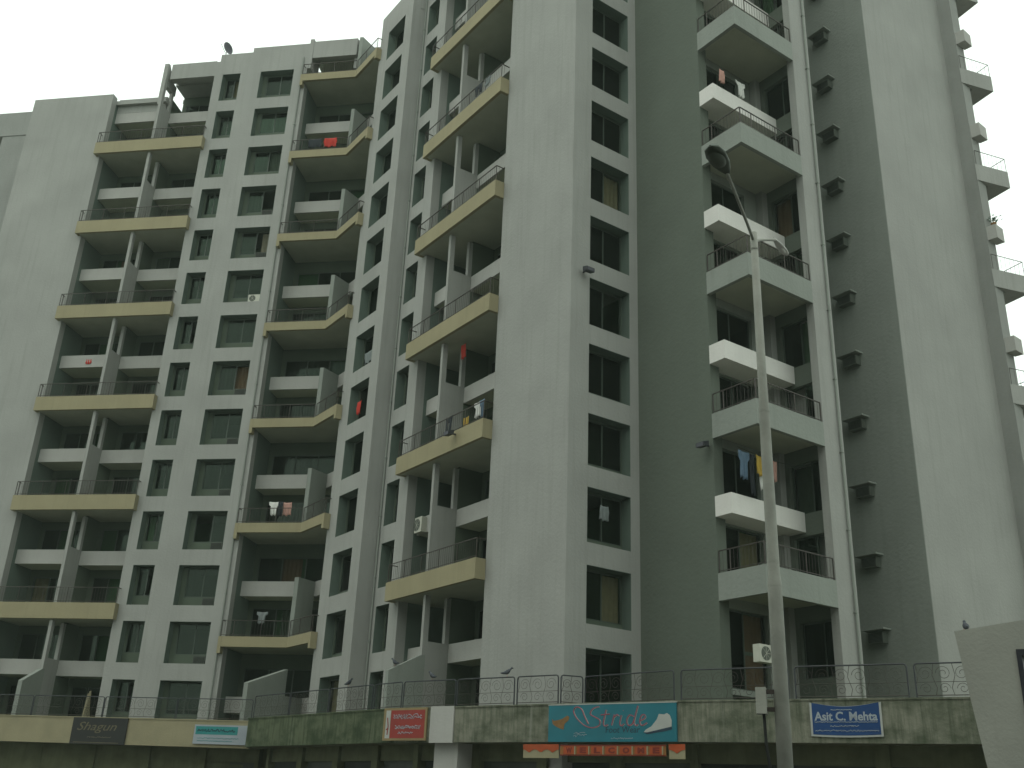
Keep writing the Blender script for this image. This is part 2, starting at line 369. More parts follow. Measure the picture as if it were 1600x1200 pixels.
for k in range(0, 8):
    T = 3.27 + 6 * k
    a0 = A.w(bend(.1) - .02, .1); a1 = A.w(bend(.1) + .2, .1); b0, b1 = A.w(bend(-1.1) - .02, -1.1), A.w(bend(-1.1) + .2, -1.1)
    P('divider_fin', MB().prism_z([a0[:2], a1[:2], b1[:2], b0[:2]], T - .3, T + (3.13 if k < 7 else 2.9)), 'wall_midgrey', W0)
a2, a3 = A.w(bend(2.5) - .02, 2.5), A.w(bend(2.5) + .2, 2.5)
nn = (a2[0] - a0[0], a2[1] - a0[1])
m = MB()
m.v = [(*a0[:2], 4.1), (*a2[:2], 4.1), (*a2[:2], 6.75), (*a0[:2], 7.7), (*a1[:2], 4.1), (*a3[:2], 4.1), (*a3[:2], 6.75), (*a1[:2], 7.7)]
m.f = [(0, 1, 2, 3), (7, 6, 5, 4), (1, 5, 6, 2), (3, 2, 6, 7), (0, 3, 7, 4)]
P('terrace_divider', m, 'wall_midgrey', W0)
P('roof_beam', MB().box(-.62, 2.4, -.3, 0, 46.85, 48.2).box(2.4, 2.655, -1.3, .03, 46.0, 48.4).box(-.62, -.42, -1.3, -.3, 46.0, 48.3).box(-.62, 2.4, -1.3, -.3, 47.6, 47.8), 'wall', A)
# ---- centre: window column (Q), narrow column and balcony bay (B), blank wall to the corner
P('front_wall', wallmb(14.65, 18.6, 0, 47.8, [(15.54, 17.59, ZB + H * f, ZT + H * f) for f in range(14)]), 'wall', Q)
P('side_wall', MB().box(14.65, 15.0, -.86, -.5, 0, 47.8), 'wall', Q)
plates(Q, 15.01, 18.29, 47)
for f in range(14): niche(Q, 15.54, 17.59, ZB + H * f, ZT + H * f, side=.1, sill=.25)
P('front_wall', wallmb(12.1, 14.65, 0, 49, [(12.95, 14.2, ZB + .08 + H * f, ZT + .08 + H * f) for f in range(14)]), 'wall', B)
plates(B, 12.41, 14.6, 48)
for f in range(14): niche(B, 12.95, 14.2, ZB + .08 + H * f, ZT + .08 + H * f, side=.12, sill=.2)
bay(B, 5.2, 12.1, 9.55, 1.15, .68, 5.18, 12.5, .51, range(0, 8), 49, 49)
P('front_wall', wallmb(0, 5.2, 0, 49), 'wall', B)
# ---- corner window column (C)
P('front_wall', wallmb(-3.806, -.65, 0, 49, [(-3.335, -1.136, ZB + H * f - (0.7 if f == 0 else 0), ZT + H * f) for f in range(14)]), 'wall', C)
plates(C, -3.3, -.7, 48)
for f in range(14): niche(C, -3.335, -1.136, ZB + H * f - (.7 if f == 0 else 0), ZT + H * f, side=.15, sill=.25 if f else .05, npane=2)
# ---- re-entrant wall (D) and wrap-around corner balconies (E)
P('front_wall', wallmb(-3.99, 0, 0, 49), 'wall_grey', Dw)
P('corner_pier', MB().box(-8.65, -7.52, -.35, 0, 0, 49), 'wall', E_)
P('side_wall', MB().box(-8.65, -8.35, -6, -.35, 0, 49), 'wall', E_)
hb = []
for k in range(0, 8):
    T = 3.53 + 6 * k
    hb += [(-6.7, -4.36, T - .1, T + 2.0), (-6.7, -4.36, T + 2.2, T + 4.95)]
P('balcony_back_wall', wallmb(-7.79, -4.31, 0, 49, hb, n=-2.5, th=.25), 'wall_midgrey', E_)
for h in hb: window(E_, h[0], h[1], -2.72, h[2], h[3], 2, open_=random.choice((None, 0, 1)))
plates(E_, -7.79, -4.3, 48, -2.8, -4.5)
hw = []
IR = Fr(0, 7.79, 180)
for k in range(0, 8):
    T = 3.53 + 6 * k
    hw += [(-6.08, -4.2, T - .1, T + 1.9), (-6.08, -4.2, T + 2.75, T + 4.75)]
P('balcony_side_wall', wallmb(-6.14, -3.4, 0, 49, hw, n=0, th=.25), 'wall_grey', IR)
for h in hw: window(IR, h[0], h[1], -.22, h[2], h[3], 2, open_=random.choice((None, 0, 1)))
P('corner_post', MB().box(3.66, 4.0, 7.45, 7.787, 0, 49), 'wall', W0)
for k in range(0, 8):
    zb = 8.566 + 6 * k; zt = zb + .963
    s = MB().prism_z([(3.99, 3.806), (6.15, 3.806), (6.15, 7.52), (5.97, 7.52), (5.97, 3.986), (3.99, 3.986)], zb, zt)
    sf = MB().prism_z([(3.66, 4.31), (3.99, 4.31), (3.99, 3.987), (5.969, 3.987), (5.969, 7.785), (3.66, 7.785)], zb + .28, zb + .46)
    ob = P('balcony_slab', s, 'wall_midgrey', W0); put('soffit', sf.mesh('soffit', 'soffit'), ob)
    mm = MB(); c1 = rail(Dw, -6.08, -4.02, -.07, zt, .82); put('railing', c1.mesh('railing', 'iron'), ob, Dw)
    c2 = rail(E_, -7.5, -3.9, -.07, zt, .82); put('railing', c2.mesh('railing', 'iron'), ob, E_)
    if k < 7:
        z0 = 11.57 + 6 * k
        P('balcony_box', MB().box(3.992, 4.78, 3.8, 7.786, z0, z0 + .14).box(3.66, 3.992, 4.31, 7.786, z0, z0 + .14).box(3.992, 4.66, 3.8, 3.92, z0 + .14, z0 + .76).box(4.66, 4.78, 3.8, 7.786, z0 + .14, z0 + .76), 'box_white', W0)
# ---- notch wall with window coolers (AC), blank wall (F), far corner balconies
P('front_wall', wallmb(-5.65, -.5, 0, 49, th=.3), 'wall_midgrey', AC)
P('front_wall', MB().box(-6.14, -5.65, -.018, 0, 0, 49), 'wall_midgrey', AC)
P('front_wall', wallmb(-20.5, -13.3, 0, 49), 'wall', E_)
P('front_wall', MB().box(6.15, 6.85, 20.5, 20.9, 0, 49).box(6.5, 6.85, 20.9, 21.2, 0, 49), 'nb_wall', W0)
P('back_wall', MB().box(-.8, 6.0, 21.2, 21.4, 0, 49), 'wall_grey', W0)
for k in range(0, 8):
    zb = 1.5 + 6 * k; zt = zb + .96
    s = MB().prism_z([(6.852, 20.45), (7.46, 22.4), (5.8, 22.7), (5.3, 21.42), (6.852, 21.42)], zb, zt)
    ob = P('balcony_slab', s, 'wall', W0)
    m = MB()
    for a, b in (((6.9, 20.5), (7.42, 22.36)), ((7.42, 22.36), (5.85, 22.65))):
        m.tube([(*a, zt + .78), (*b, zt + .78)], .018, 5)
        for i in range(0, 8):
            t = i / 7; m.tube([(a[0] + (b[0] - a[0]) * t, a[1] + (b[1] - a[1]) * t, zt - .02), (a[0] + (b[0] - a[0]) * t, a[1] + (b[1] - a[1]) * t, zt + .78)], .014 if i in (0, 7) else .006, 4)
    put('railing', m.mesh('railing', 'iron'), ob)
    P('balcony_box', MB().prism_z([(6.852, 20.55), (7.3, 20.62), (7.25, 21.35), (6.852, 21.3)], zb + 2.55, zb + 3.3), 'white', W0)
# ---- drain pipes
for fr, u, n, zt_ in ((A, 2.95, .07, 46.9), (E_, -8.4, .07, 49), (B, 14.45, .07, 48)):
    m = MB().tube([(u, n, 4.1), (u, n, zt_)], .045, 8)
    for i in range(14): m.box(u - .07, u + .07, 0.002, n + .05, 5.5 + 3 * i, 5.53 + 3 * i)
    P('drain_pipe', m, 'wall_midgrey', fr)
# ---- core and roof
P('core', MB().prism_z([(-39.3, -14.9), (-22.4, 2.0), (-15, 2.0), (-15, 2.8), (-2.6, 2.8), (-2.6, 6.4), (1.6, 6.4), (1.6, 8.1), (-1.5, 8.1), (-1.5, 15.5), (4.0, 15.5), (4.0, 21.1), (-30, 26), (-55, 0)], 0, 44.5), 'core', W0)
P('roof_slab', MB().prism_z([(-33, -8.5), (-23.3, .9), (-14.4, 1.2), (-1.0, 1.2), (-1.0, 5.0), (2.6, 5.0), (2.6, 8.3), (-.9, 8.4), (-.9, 14), (5.6, 14), (5.6, 20.9), (-30, 26), (-45, 8)], 46.2, 46.5), 'wall', W0)
for fr, a, b in ((A, 2.66, 9.12), (Q, 14.65, 18.6), (B, 0, 14.65), (C, -3.3, -.7)):
    P('roof_slab', MB().box(a, b, -2.6, -.5, 46.15, 46.19), 'wall', fr)

# ------------------------------------------------------------------ cooler ledges and units on the notch wall
ORD = ['lowest', 'second', 'third', 'fourth', 'fifth', 'sixth', 'seventh', 'eighth', 'ninth', 'tenth', 'eleventh', 'twelfth', 'thirteenth']
um = MB().box(-.34, .34, 0, .34, 0, .42); gm = MB()
for i in range(7): gm.box(-.3, .3, .34, .352, .05 + i * .05, .075 + i * .05)
um2 = um.mesh('casing', 'ac_grey'); gm2 = gm.mesh('grille', 'black')
lm = MB().box(-.62, .42, 0, .52, 0, .07).mesh('cooler_ledge', 'wall_midgrey')
for f in range(13):
    z = 8.72 + 3 * f
    put('cooler_ledge', lm, bld, AC, (-3.62, 0, z))
    lab = 'dark cooler under a ledge on the grey wall, ' + ('lowest of its column' if f == 0 else ORD[f] + ' ledge from the bottom')
    if f > 10: lab = 'dark window cooler high on the grey wall, above the %s' % ('eleventh' if f == 11 else 'twelfth')
    t = thing('window_cooler', lab, 'air cooler', AC.w(-3.72 - .03 * (f % 3), .004, z - .5 + .02 * (f % 2)), 'window coolers in a column on the grey wall', AC.r)
    put('casing', um2, t); put('grille', gm2, t)

# ------------------------------------------------------------------ shop podium below
pod = thing('shop_podium', 'low stained shop podium with terrace parapet running along the foot of the tower', 'podium', (0, 0, 0))
def seg(p, q):
    d = Vector((q[0] - p[0], q[1] - p[1])); L = d.length; d.normalize()
    return Fr(p[0], p[1], math.degrees(math.atan2(-d.y, -d.x))), L
SEG = [((-36, -19.08), (-18.64, -3.37), 'cream'), ((-17.2, -4.17), (-6, -3.0), 'mould'), ((-6, -3.0), (5, .7), 'stained'), ((5, .7), (12.77, 4.45), 'stained'), ((12.77, 4.45), (24, 9.9), 'stained')]
FRS = []
for p, q, m in SEG:
    fr, L = seg(p, q); FRS.append((fr, L))
    part('parapet_wall', MB().box(-L, 0, -.2, 0, 3.7, 4.87), m, pod, fr)
    part('coping', MB().box(-L, 0, -.23, .03, 4.87, 4.92), m, pod, fr)
    part('canopy_slab', MB().box(-L, 0, -1.6, -.2, 3.72, 3.9), 'shopwall', pod, fr)
    # shop front under the canopy: piers, lintel, shutters
    part('shop_lintel', MB().box(-L, 0, -1.6, -1.3, 3.15, 3.72), 'shopwall', pod, fr)
    nb = max(1, round(L / 2.9)); bw = L / nb
    for i in range(nb + 1): part('pier', MB().box(-min(L, i * bw + .2), -max(0, i * bw - .2), -1.6, -1.15, 0, 3.72), 'shopwall', pod, fr)
    for i in range(nb):
        s = MB()
        if i % 2: 
            for j in range(28): s.box(-(i + 1) * bw + .2, -i * bw - .2, -1.55, -1.5 + (.02 if j % 2 else 0), j * .1125, (j + 1) * .1125)
        else: s.box(-(i + 1) * bw + .2, -i * bw - .2, -1.58, -1.5, 0, 3.1499)
        part('shutter', s, 'shutter' if i % 2 else 'black', pod, fr)
part('parapet_wall', MB().prism_z([(-18.64, -3.37), (-17.2, -4.17), (-17.1, -3.99), (-18.5, -3.2)], 3.7, 4.9), 'mould', pod)
part('canopy_slab', MB().prism_z([(-18.64, -3.37), (-17.2, -4.17), (-16.5, -2.6), (-17.6, -2.0)], 3.72, 3.9), 'shopwall', pod)
part('terrace_floor', MB().prism_z([(-35.8, -18.6), (-18.6, -3.1), (-17.1, -3.9), (-6, -2.75), (4.9, .95), (12.65, 4.7), (23.8, 10.1), (20, 24), (3, 24), (3, 7), (-2, 7), (-2, 2.6), (-22.4, 1.8), (-39, -14.9)], 3.95, 4.1), 'shopwall', pod)
part('back_wall', MB().prism_z([(-34, -16), (-19, -1.6), (-16.8, -2.0), (-6.2, -1.2), (4.2, 2.4), (12, 6.3), (22, 11), (20, 23.8), (3.2, 23.8), (-22, 1.6)], 0, 3.9), 'shopwall', pod)
part('panel', MB().box(-2.79, -1.72, 0.004, .05, 3.68, 4.93), 'white', pod, FRS[2][0])
part('corner_block', MB().box(-2.79, -1.72, -1.14, -.3, 0, 3.71), 'white', pod, FRS[2][0])
# terrace railing: framed panels with scrollwork
def spiral(m, cx, cz, r0, turns, a0, dirn, n=0.0, r=.0065):
    pts = []
    k = int(turns * 14)
    for i in range(k + 1):
        t = i / k; a = a0 + dirn * t * turns * 2 * math.pi; q = r0 * (1 - .78 * t); pts.append((cx + q * math.cos(a), n, cz + q * math.sin(a)))
    m.tube(pts, r, 4)
def panel(p, q, z=4.93, h=.93):
    fr, L = seg(p, q); m = MB(); r = .024
    m.tube([(-.02, 0, z), (-.02, 0, z + h - .08), (-.05, 0, z + h - .02), (-.1, 0, z + h), (-L + .1, 0, z + h), (-L + .05, 0, z + h - .02), (-L + .02, 0, z + h - .08), (-L + .02, 0, z)], r, 6)
    o = part('railing_panel', m, 'iron_dark', pod, fr)
    s = MB(); s.tube([(-.03, 0, z + .06), (-L + .03, 0, z + .06)], .012, 4); s.tube([(-.03, 0, z + .42), (-L + .03, 0, z + .42)], .008, 4)
    k = max(2, round(L / .52)); bw = (L - .1) / k
    for i in range(k):
        c = -.05 - (i + .5) * bw; d = 1 if i % 2 else -1
        spiral(s, c, z + .65, min(bw * .46, .21), 1.6, 0 if d > 0 else math.pi, d)
        spiral(s, c, z + .24, min(bw * .4, .16), 1.4, math.pi if d > 0 else 0, -d)
        s.tube([(c + bw / 2, 0, z + .06), (c + bw / 2 - .05 * d, 0, z + .25), (c + bw / 2 + .06 * d, 0, z + .6), (c + bw / 2, 0, z + h)], .008, 4)
    put('scrollwork', s.mesh('scrollwork', 'iron'), o, W0)
    return o
path = [((-36, -19.0), (-18.75, -3.4), 6), ((-17.0, -4.05), (-7.8, -3.05), 3), ((-7.7, -3.04), (-5.9, -2.85), 1), ((-5.85, -2.83), (-1.0, -1.2), 2), ((-.92, -1.17), (.72, -.62), 1),
        ((.76, -.58), (1.0, .22), 1), ((1.05, .24), (4.72, .86), 1), ((4.9, .95), (8.05, 2.32), 1), ((8.2, 2.4), (11.1, 3.78), 1), ((11.25, 3.85), (24, 10), 4)]
for p, q, n in path:
    for i in range(n):
        a = (p[0] + (q[0] - p[0]) * i / n, p[1] + (q[1] - p[1]) * i / n); b = (p[0] + (q[0] - p[0]) * (i + 1) / n - (.06 if i < n - 1 else 0), p[1] + (q[1] - p[1]) * (i + 1) / n)
        panel(a, b)

# ------------------------------------------------------------------ signs
dg = None
def textmesh(body, size, m, shear=0.0, bold=0.0):
    c = bpy.data.curves.new('t', 'FONT'); c.body = body; c.size = size; c.shear = shear; c.offset = bold; c.extrude = 0.004; c.resolution_u = 3
    o = bpy.data.objects.new('t', c); col.objects.link(o); bpy.context.view_layer.update()
    me = bpy.data.meshes.new_from_object(o.evaluated_get(bpy.context.evaluated_depsgraph_get())); bpy.data.objects.remove(o); bpy.data.curves.remove(c)
    me.materials.clear(); me.materials.append(MAT[m]); return me
def letters(name, me, parent, x, z, n, width=None, height=None):
    """text drawn left to right as the viewer sees it: x from the sign's left edge, z from its bottom"""
    xs = [v.co.x for v in me.vertices]; ys = [v.co.y for v in me.vertices]
    x0, x1, y0, y1 = min(xs), max(xs), min(ys), max(ys)
    sx = width / (x1 - x0) if width else 1; sy = height / (y1 - y0) if height else sx
    for v in me.vertices: v.co = Vector((-(x + (v.co.x - x0) * sx), n + v.co.z, z + (v.co.y - y0) * sy))
    me.name = name; return put(name, me, parent)
def strokes(pl, r, m, name, parent, n):
    mb = MB()
    for pts in pl: mb.tube([(-a, n, b) for a, b in pts], r, 5)
    return put(name, mb.mesh(name, m), parent)
def smooth(pts, k=6):
    out = []
    for i in range(len(pts) - 1):
        p0, p1, p2, p3 = pts[max(i - 1, 0)], pts[i], pts[i + 1], pts[min(i + 2, len(pts) - 1)]
        for j in range(k):
            t = j / k; out.append(tuple(.5 * (2 * p1[c] + (p2[c] - p0[c]) * t + (2 * p0[c] - 5 * p1[c] + 4 * p2[c] - p3[c]) * t * t + (3 * p1[c] - p0[c] - 3 * p2[c] + p3[c]) * t ** 3) for c in (0, 1)))
    return out + [pts[-1]]
def squiggle(x0, x1, z, h, rnd):
    pts = []; x = x0
    while x < x1: pts.append((x, z + rnd.uniform(-h, h))); x += h * rnd.uniform(.5, .9)
    return pts
rnd = random.Random(3)
def sign(name, label, fr, u, n, z, w, h, m, th=.06):
    t = thing(name, label, 'sign', fr.w(u, n, z), None, fr.r)
    put('board', MB().box(-w, 0, 0, th, 0, h).mesh('board', m), t); return t
f2 = FRS[2][0]
# teal shoe shop board
t = sign('shop_sign', 'teal shoe shop signboard with pink script lettering above the welcome banner', f2, -6.88, .03, 3.7, 4.72, 1.15, 'sign_teal')
N_ = .062
S = [[(1.95, 1.08), (1.72, 1.02), (1.62, .86), (1.8, .76), (1.98, .66), (1.95, .5), (1.7, .43), (1.42, .5), (1.12, .72), (.98, .95), (1.08, 1.08), (1.28, 1.02), (1.4, .8), (1.55, .55)],
     [(2.22, .98), (2.12, .6), (2.16, .48), (2.28, .52)], [(2.02, .82), (2.36, .84)],
     [(2.42, .5), (2.52, .82), (2.5, .74), (2.62, .82), (2.68, .78)],
     [(2.78, .8), (2.72, .56), (2.78, .48), (2.88, .54)], [(2.85, .93), (2.86, .95)],
     [(3.22, .76), (3.08, .8), (2.98, .66), (3.02, .5), (3.16, .52), (3.26, .72), (3.38, 1.08), (3.24, .62), (3.3, .48), (3.38, .52)],
     [(3.46, .62), (3.62, .7), (3.62, .8), (3.5, .78), (3.44, .6), (3.52, .48), (3.7, .56)]]
strokes([smooth(s) if len(s) > 2 else s for s in S], .017, 'letter_pink', 'lettering', t, N_)
strokes([smooth([(a + .035, b - .012) for a, b in s]) if len(s) > 2 else s for s in S], .009, 'sign_white', 'lettering', t, N_ - .002)
letters('lettering', textmesh('Foot Wear', .2, 'letter_dark', .1), t, 2.2, .27, N_, 1.25, .19)
strokes([squiggle(.98, 1.5, .2, .05, rnd), squiggle(1.0, 1.45, .26, .04, rnd), squiggle(2.4, 3.2, .1, .025, rnd)], .008, 'letter_pale', 'small_print', t, N_)
shoe = [(3.58, .28), (3.7, .25), (4.0, .3), (4.25, .34), (4.55, .38), (4.56, .62), (4.5, .78), (4.4, .84), (4.3, .8), (4.12, .82), (4.05, .66), (3.85, .45), (3.66, .36)]
put('shoe_picture', MB().prism_n([(-a, b) for a, b in shoe], N_ - .001, N_ + .004).mesh('shoe_picture', 'sign_white'), t)
put('shoe_picture', MB().prism_n([(-a, b) for a, b in [(3.56, .28), (3.7, .22), (4.05, .27), (4.3, .3), (4.57, .36), (4.56, .44), (4.25, .38), (4.0, .33), (3.7, .275)]], N_ - .001, N_ + .006).mesh('shoe_picture', 'letter_dark'), t)
put('shoe_picture', MB().prism_n([(-a, b) for a, b in [(.14, .72), (.22, .66), (.38, .68), (.55, .72), (.74, .82), (.82, .78), (.8, .68), (.64, .56), (.6, .38), (.45, .42), (.3, .48), (.17, .56)]], N_ - .001, N_ + .004).mesh('shoe_picture', 'sandal'), t)
put('edge_strip', MB().box(-4.74, .02, -.005, .068, 1.15, 1.18).mesh('edge_strip', 'sign_white'), t)
# welcome banner and scalloped cloth under it
t = thing('welcome_banner', 'orange welcome banner hanging under the teal shoe shop sign', 'banner', f2.w(-7.35, .04, 3.28), None, f2.r)
put('board', MB().box(-3.86, 0, 0, .03, 0, .33).mesh('board', 'ochre'), t)
put('border', MB().box(-3.86, 0, .03, .036, .29, .33).box(-3.86, 0, .03, .036, 0, .035).mesh('border', 'maroon'), t)
for i, ch in enumerate('WELCOME'):
    x = .13 + i * .53
    put('tile', MB().box(-x - .42, -x, .03, .04, .05, .28).mesh('tile', 'orange'), t)
    put('tile_edge', MB().box(-x - .46, -x - .42, .03, .05, .035, .29).mesh('tile_edge', 'cream'), t)
    letters('lettering', textmesh(ch, .2, 'maroon', 0, .012), t, x + .1, .075, .042, .24, .18)
def scallop(label, u, w, n):
    t = thing('scalloped_valance', label, 'valance', f2.w(u, .04, 3.2), 'scalloped cloths beside the welcome banner', f2.r)
    pts = [(0, .43), (-w, .43)]
    k = int(w / .08)
    for i in range(k + 1): pts.append((-w + w * i / k, .16 + .11 * abs(math.cos(n * math.pi * (1 - i / k)))))
    put('top_cloth', MB().prism_n(pts, .0, .012).mesh('top_cloth', 'orange'), t)
    put('under_cloth', MB().box(-w, 0, -.012, -.002, .0, .41).mesh('under_cloth', 'cream'), t)
scallop('red scalloped cloth left of the welcome banner', -5.86, 1.42, 3)
scallop('short red scalloped cloth right of the welcome banner', -11.3, .55, 1)
# red board
t = sign('shop_sign', 'red signboard with pale illegible lines in a yellow frame on the mouldy parapet', f2, .5, .03, 3.76, 2.08, 1.14, 'sign_yellow')
put('face', MB().box(-2.0, -.36, .06, .066, .08, 1.06).mesh('face', 'sign_red'), t)
put('face', MB().box(-.34, -.12, .06, .066, .08, 1.06).mesh('face', 'sign_white'), t)
strokes([squiggle(.5, 1.9, .86, .07, rnd), squiggle(.5, 1.9, .8, .06, rnd), squiggle(.6, 1.85, .48, .05, rnd), squiggle(.6, 1.8, .44, .05, rnd), squiggle(.75, 1.5, .26, .045, rnd)], .014, 'letter_pale', 'small_print', t, .068)
strokes([squiggle(.17, .28, .4, .03, rnd), [(.23, .2), (.26, .5), (.2, .8)]], .02, 'sign_red', 'picture', t, .068)
# blue cloth banner
f3 = FRS[3][0]
t = thing('cloth_banner', 'blue cloth banner with white lettering sagging on the stained parapet', 'banner', f3.w(-4.05, .03, 3.88), None, f3.r)
def sag(x0, x1, z0, dz, n0, n1, name, m):
    b = MB(); k = 20
    top = [(x0 + (x1 - x0) * i / k, z0 + dz - .11 * math.sin(math.pi * i / k) * (1 if dz > .5 else 0)) for i in range(k + 1)]
    bot = [(x1 - (x1 - x0) * i / k, z0 - .03 * math.sin(math.pi * i / k)) for i in range(k + 1)]
    b.prism_n([(-a, c) for a, c in top + bot], n0, n1); return put(name, b.mesh(name, m), t)
sag(0, 2.0, 0, .93, 0, .02, 'cloth', 'sign_white'); sag(.06, 1.94, .05, .87, .02, .026, 'face', 'sign_blue')
letters('lettering', textmesh('Asit C. Mehta', .3, 'letter_pale', 0, .008), t, .12, .42, .028, 1.76, .25)
strokes([squiggle(.12, 1.88, .385, .012, rnd), squiggle(.55, 1.35, .275, .02, rnd), squiggle(.12, 1.9, .15, .025, rnd), squiggle(.6, 1.2, .72, .012, rnd)], .008, 'letter_pale', 'small_print', t, .03)
# black script board and pale board on the cream parapet
fl, Ll = FRS[0]; L0 = Ll - 13.4
t = sign('shop_sign', 'black signboard with gold script lettering on the cream parapet', fl, -L0 - 4.15, .03, 3.68, 2.9, 1.2, 'sign_black')
letters('lettering', textmesh('Shagun', .5, 'letter_gold', .35), t, .28, .5, .062, 2.1, .5)
strokes([squiggle(.9, 2.2, .32, .03, rnd)], .01, 'letter_gold', 'small_print', t, .064)
put('edge_strip', MB().box(-2.6, -.2, .06, .066, .06, .09).mesh('edge_strip', 'letter_gold'), t)
t = sign('shop_sign', 'small pale signboard with a turquoise strip at the end of the cream parapet', fl, -L0 - 10.56, .03, 3.84, 2.78, .85, 'letter_pale')
put('face', MB().box(-2.2, -.08, .06, .066, .42, .78).mesh('face', 'sign_cyan'), t)
strokes([squiggle(.18, 2.1, .6, .07, rnd)], .02, 'letter_dark', 'small_print', t, .068)
strokes([squiggle(.2, 2.3, .26, .03, rnd), squiggle(.2, 2.0, .14, .02, rnd)], .01, 'sign_cyan', 'small_print', t, .062)

# ------------------------------------------------------------------ street lamp
t = thing('street_lamp', 'tall grey double-arm street lamp post in front of the corner balconies', 'street lamp', (20.47, -12.85, 0))
m = MB().tube([(0, 0, 0), (0, 0, 4.3), (0, 0, 4.42), (0, 0, 6.6), (0, 0, 6.68), (0, 0, 9.3)], [.094, .087, .075, .069, .062, .05], 20); put('pole', m.mesh('pole', 'pole', True), t)
for z, r in ((4.26, .083), (4.56, .07), (6.56, .065), (9.02, .05)): put('pole_ring', MB().tube([(0, 0, z), (0, 0, z + .025)], r + .006, 20).mesh('pole_ring', 'pole'), t)
for s, nm in ((1, 'near'), (-1, 'far')):
    d = Vector((.6 * s / 1.55, -1.45 * s / 1.55, 0))
    a = [d * (1.0 * i / 8) + Vector((0, 0, 9.15 + .57 * (i / 8) ** .9)) for i in range(9)]
    put('arm', MB().tube(a, .022, 8).mesh('arm', 'pole', True), t)
    # cobra head: lofted shell
    sh = MB(); e = d.cross(Vector((0, 0, 1))); K = 24
    prof = [(0, .03, .03), (.12, .09, .07), (.3, .15, .1), (.55, .17, .11), (.72, .13, .08), (.8, .02, .02)]
    for q, wd, ht in [(q * .82, wd * (.8 if s > 0 else .36), ht * (.8 if s > 0 else .3)) for q, wd, ht in prof]:
        for j in range(K):
            aa = 2 * math.pi * j / K; c = d * (.95 + q) + Vector((0, 0, 9.72 + .06 * q)) + e * (wd * math.cos(aa)) + Vector((0, 0, ht * math.sin(aa) * (.6 if math.sin(aa) < 0 else 1)))
            sh.v.append(tuple(c))
    for i in range(len(prof) - 1):
        for j in range(K): sh.f.append((i * K + j, i * K + (j + 1) % K, (i + 1) * K + (j + 1) % K, (i + 1) * K + j))
    sh.f.append(tuple(range(K))); sh.f.append(tuple(range(len(prof) * K - 1, (len(prof) - 1) * K - 1, -1)))
    hd = put('lamp_head', sh.mesh('lamp_head', 'lamp_body' if s > 0 else 'lamp_light', True), t)
    ln = MB(); c0 = d * 1.36 + Vector((0, 0, 9.69 if s > 0 else 9.72)); n_ = 16
    ln.v = [tuple(c0 + d * ((.19 if s > 0 else .1) * math.cos(2 * math.pi * i / n_)) + e * ((.11 if s > 0 else .04) * math.sin(2 * math.pi * i / n_))) for i in range(n_)] + [tuple(c0 + d * ((.13 if s > 0 else .07) * math.cos(2 * math.pi * i / n_)) + e * ((.075 if s > 0 else .03) * math.sin(2 * math.pi * i / n_)) + Vector((0, 0, -.05 if s > 0 else -.02))) for i in range(n_)]
    ln.f = [(i, (i + 1) % n_, n_ + (i + 1) % n_, n_ + i) for i in range(n_)] + [tuple(range(n_, 2 * n_))]
    put('lens', ln.mesh('lens', 'lamp_body' if s > 0 else 'lamp_light', True), hd)
# junction box on the post with its cable
t = thing('junction_box', 'small grey junction box with black cable strapped to the lamp post', 'junction box', (20.35, -12.97, 0))
put('box', MB().box(-.12, .0, -.1, .06, 2.75, 3.05).mesh('box', 'concrete'), t); t.rotation_euler = (0, 0, R(36))
put('cable', MB().tube([(-.04, -.02, 2.76), (-.03, -.03, 2.4), (.02, -.03, 2.0), (.06, -.02, 1.4), (.08, -.01, 0)], .02, 6).mesh('cable', 'black'), t)
put('strap', MB().box(.0, .16, -.02, .0, 2.98, 3.03).box(.0, .16, -.02, .0, 2.78, 2.83).mesh('strap', 'iron'), t)

# ------------------------------------------------------------------ concrete gate wall at the right edge
gf, gl = seg((22.6, -12.55), (26.2, -11.05))
gw = thing('gate_wall', 'bare concrete gate wall with sloping edge and an opening, cut by the right picture edge', 'wall', gf.w(0, 0, 0), None, gf.r)
put('wall', MB().prism_n([(0, 3.53), (-.40, 0), (-.57, 0), (-.57, 3.32), (-2.6, 3.32), (-2.6, 3.85)], -.35, 0).mesh('wall', 'concrete'), gw)
put('wall', MB().box(-3.2, -2.6, -.35, 0, 0, 3.86).mesh('wall', 'concrete'), gw)
put('opening_frame', MB().box(-.62, -.572, -.3, .02, 0, 3.318).box(-2.6, -.62, -.3, .02, 3.26, 3.318).mesh('opening_frame', 'iron_dark'), gw)

# ------------------------------------------------------------------ neighbouring block behind the left wing
nb = thing('neighbouring_block', 'darker grey block edge behind the far left end of the tower', 'building', A.w(25, -5, 0))
part('wall', MB().box(23, 26.35, -14, -3, 0, 44.6), 'nb_wall', nb, A)
part('roof_slab', MB().box(22.8, 27.4, -14.5, -2.95, 44.6, 46.6), 'nb_wall', nb, A)
nb.location = (0, 0, 0)

# ------------------------------------------------------------------ unseen block added behind the camera to shade the lower walls
of = Fr(36.5, -42, 22.5)
ob_ = thing('unseen_shade_block', 'unseen plain grey block added behind the viewer to shade the lower walls', 'building', (0, 0, 0))
oh = [(-44 + 4.4 * i + 1.3, -44 + 4.4 * i + 3.1, 4.6 + 3 * k, 6.2 + 3 * k) for i in range(20) for k in range(8)]
part('wall', wallmb(-44, 44, 0, SHADE_BLOCK_H, oh), 'wall_midgrey', ob_, of)
part('core', MB().box(-44, 44, -12, -.8, 0, SHADE_BLOCK_H - .1), 'core', ob_, of)

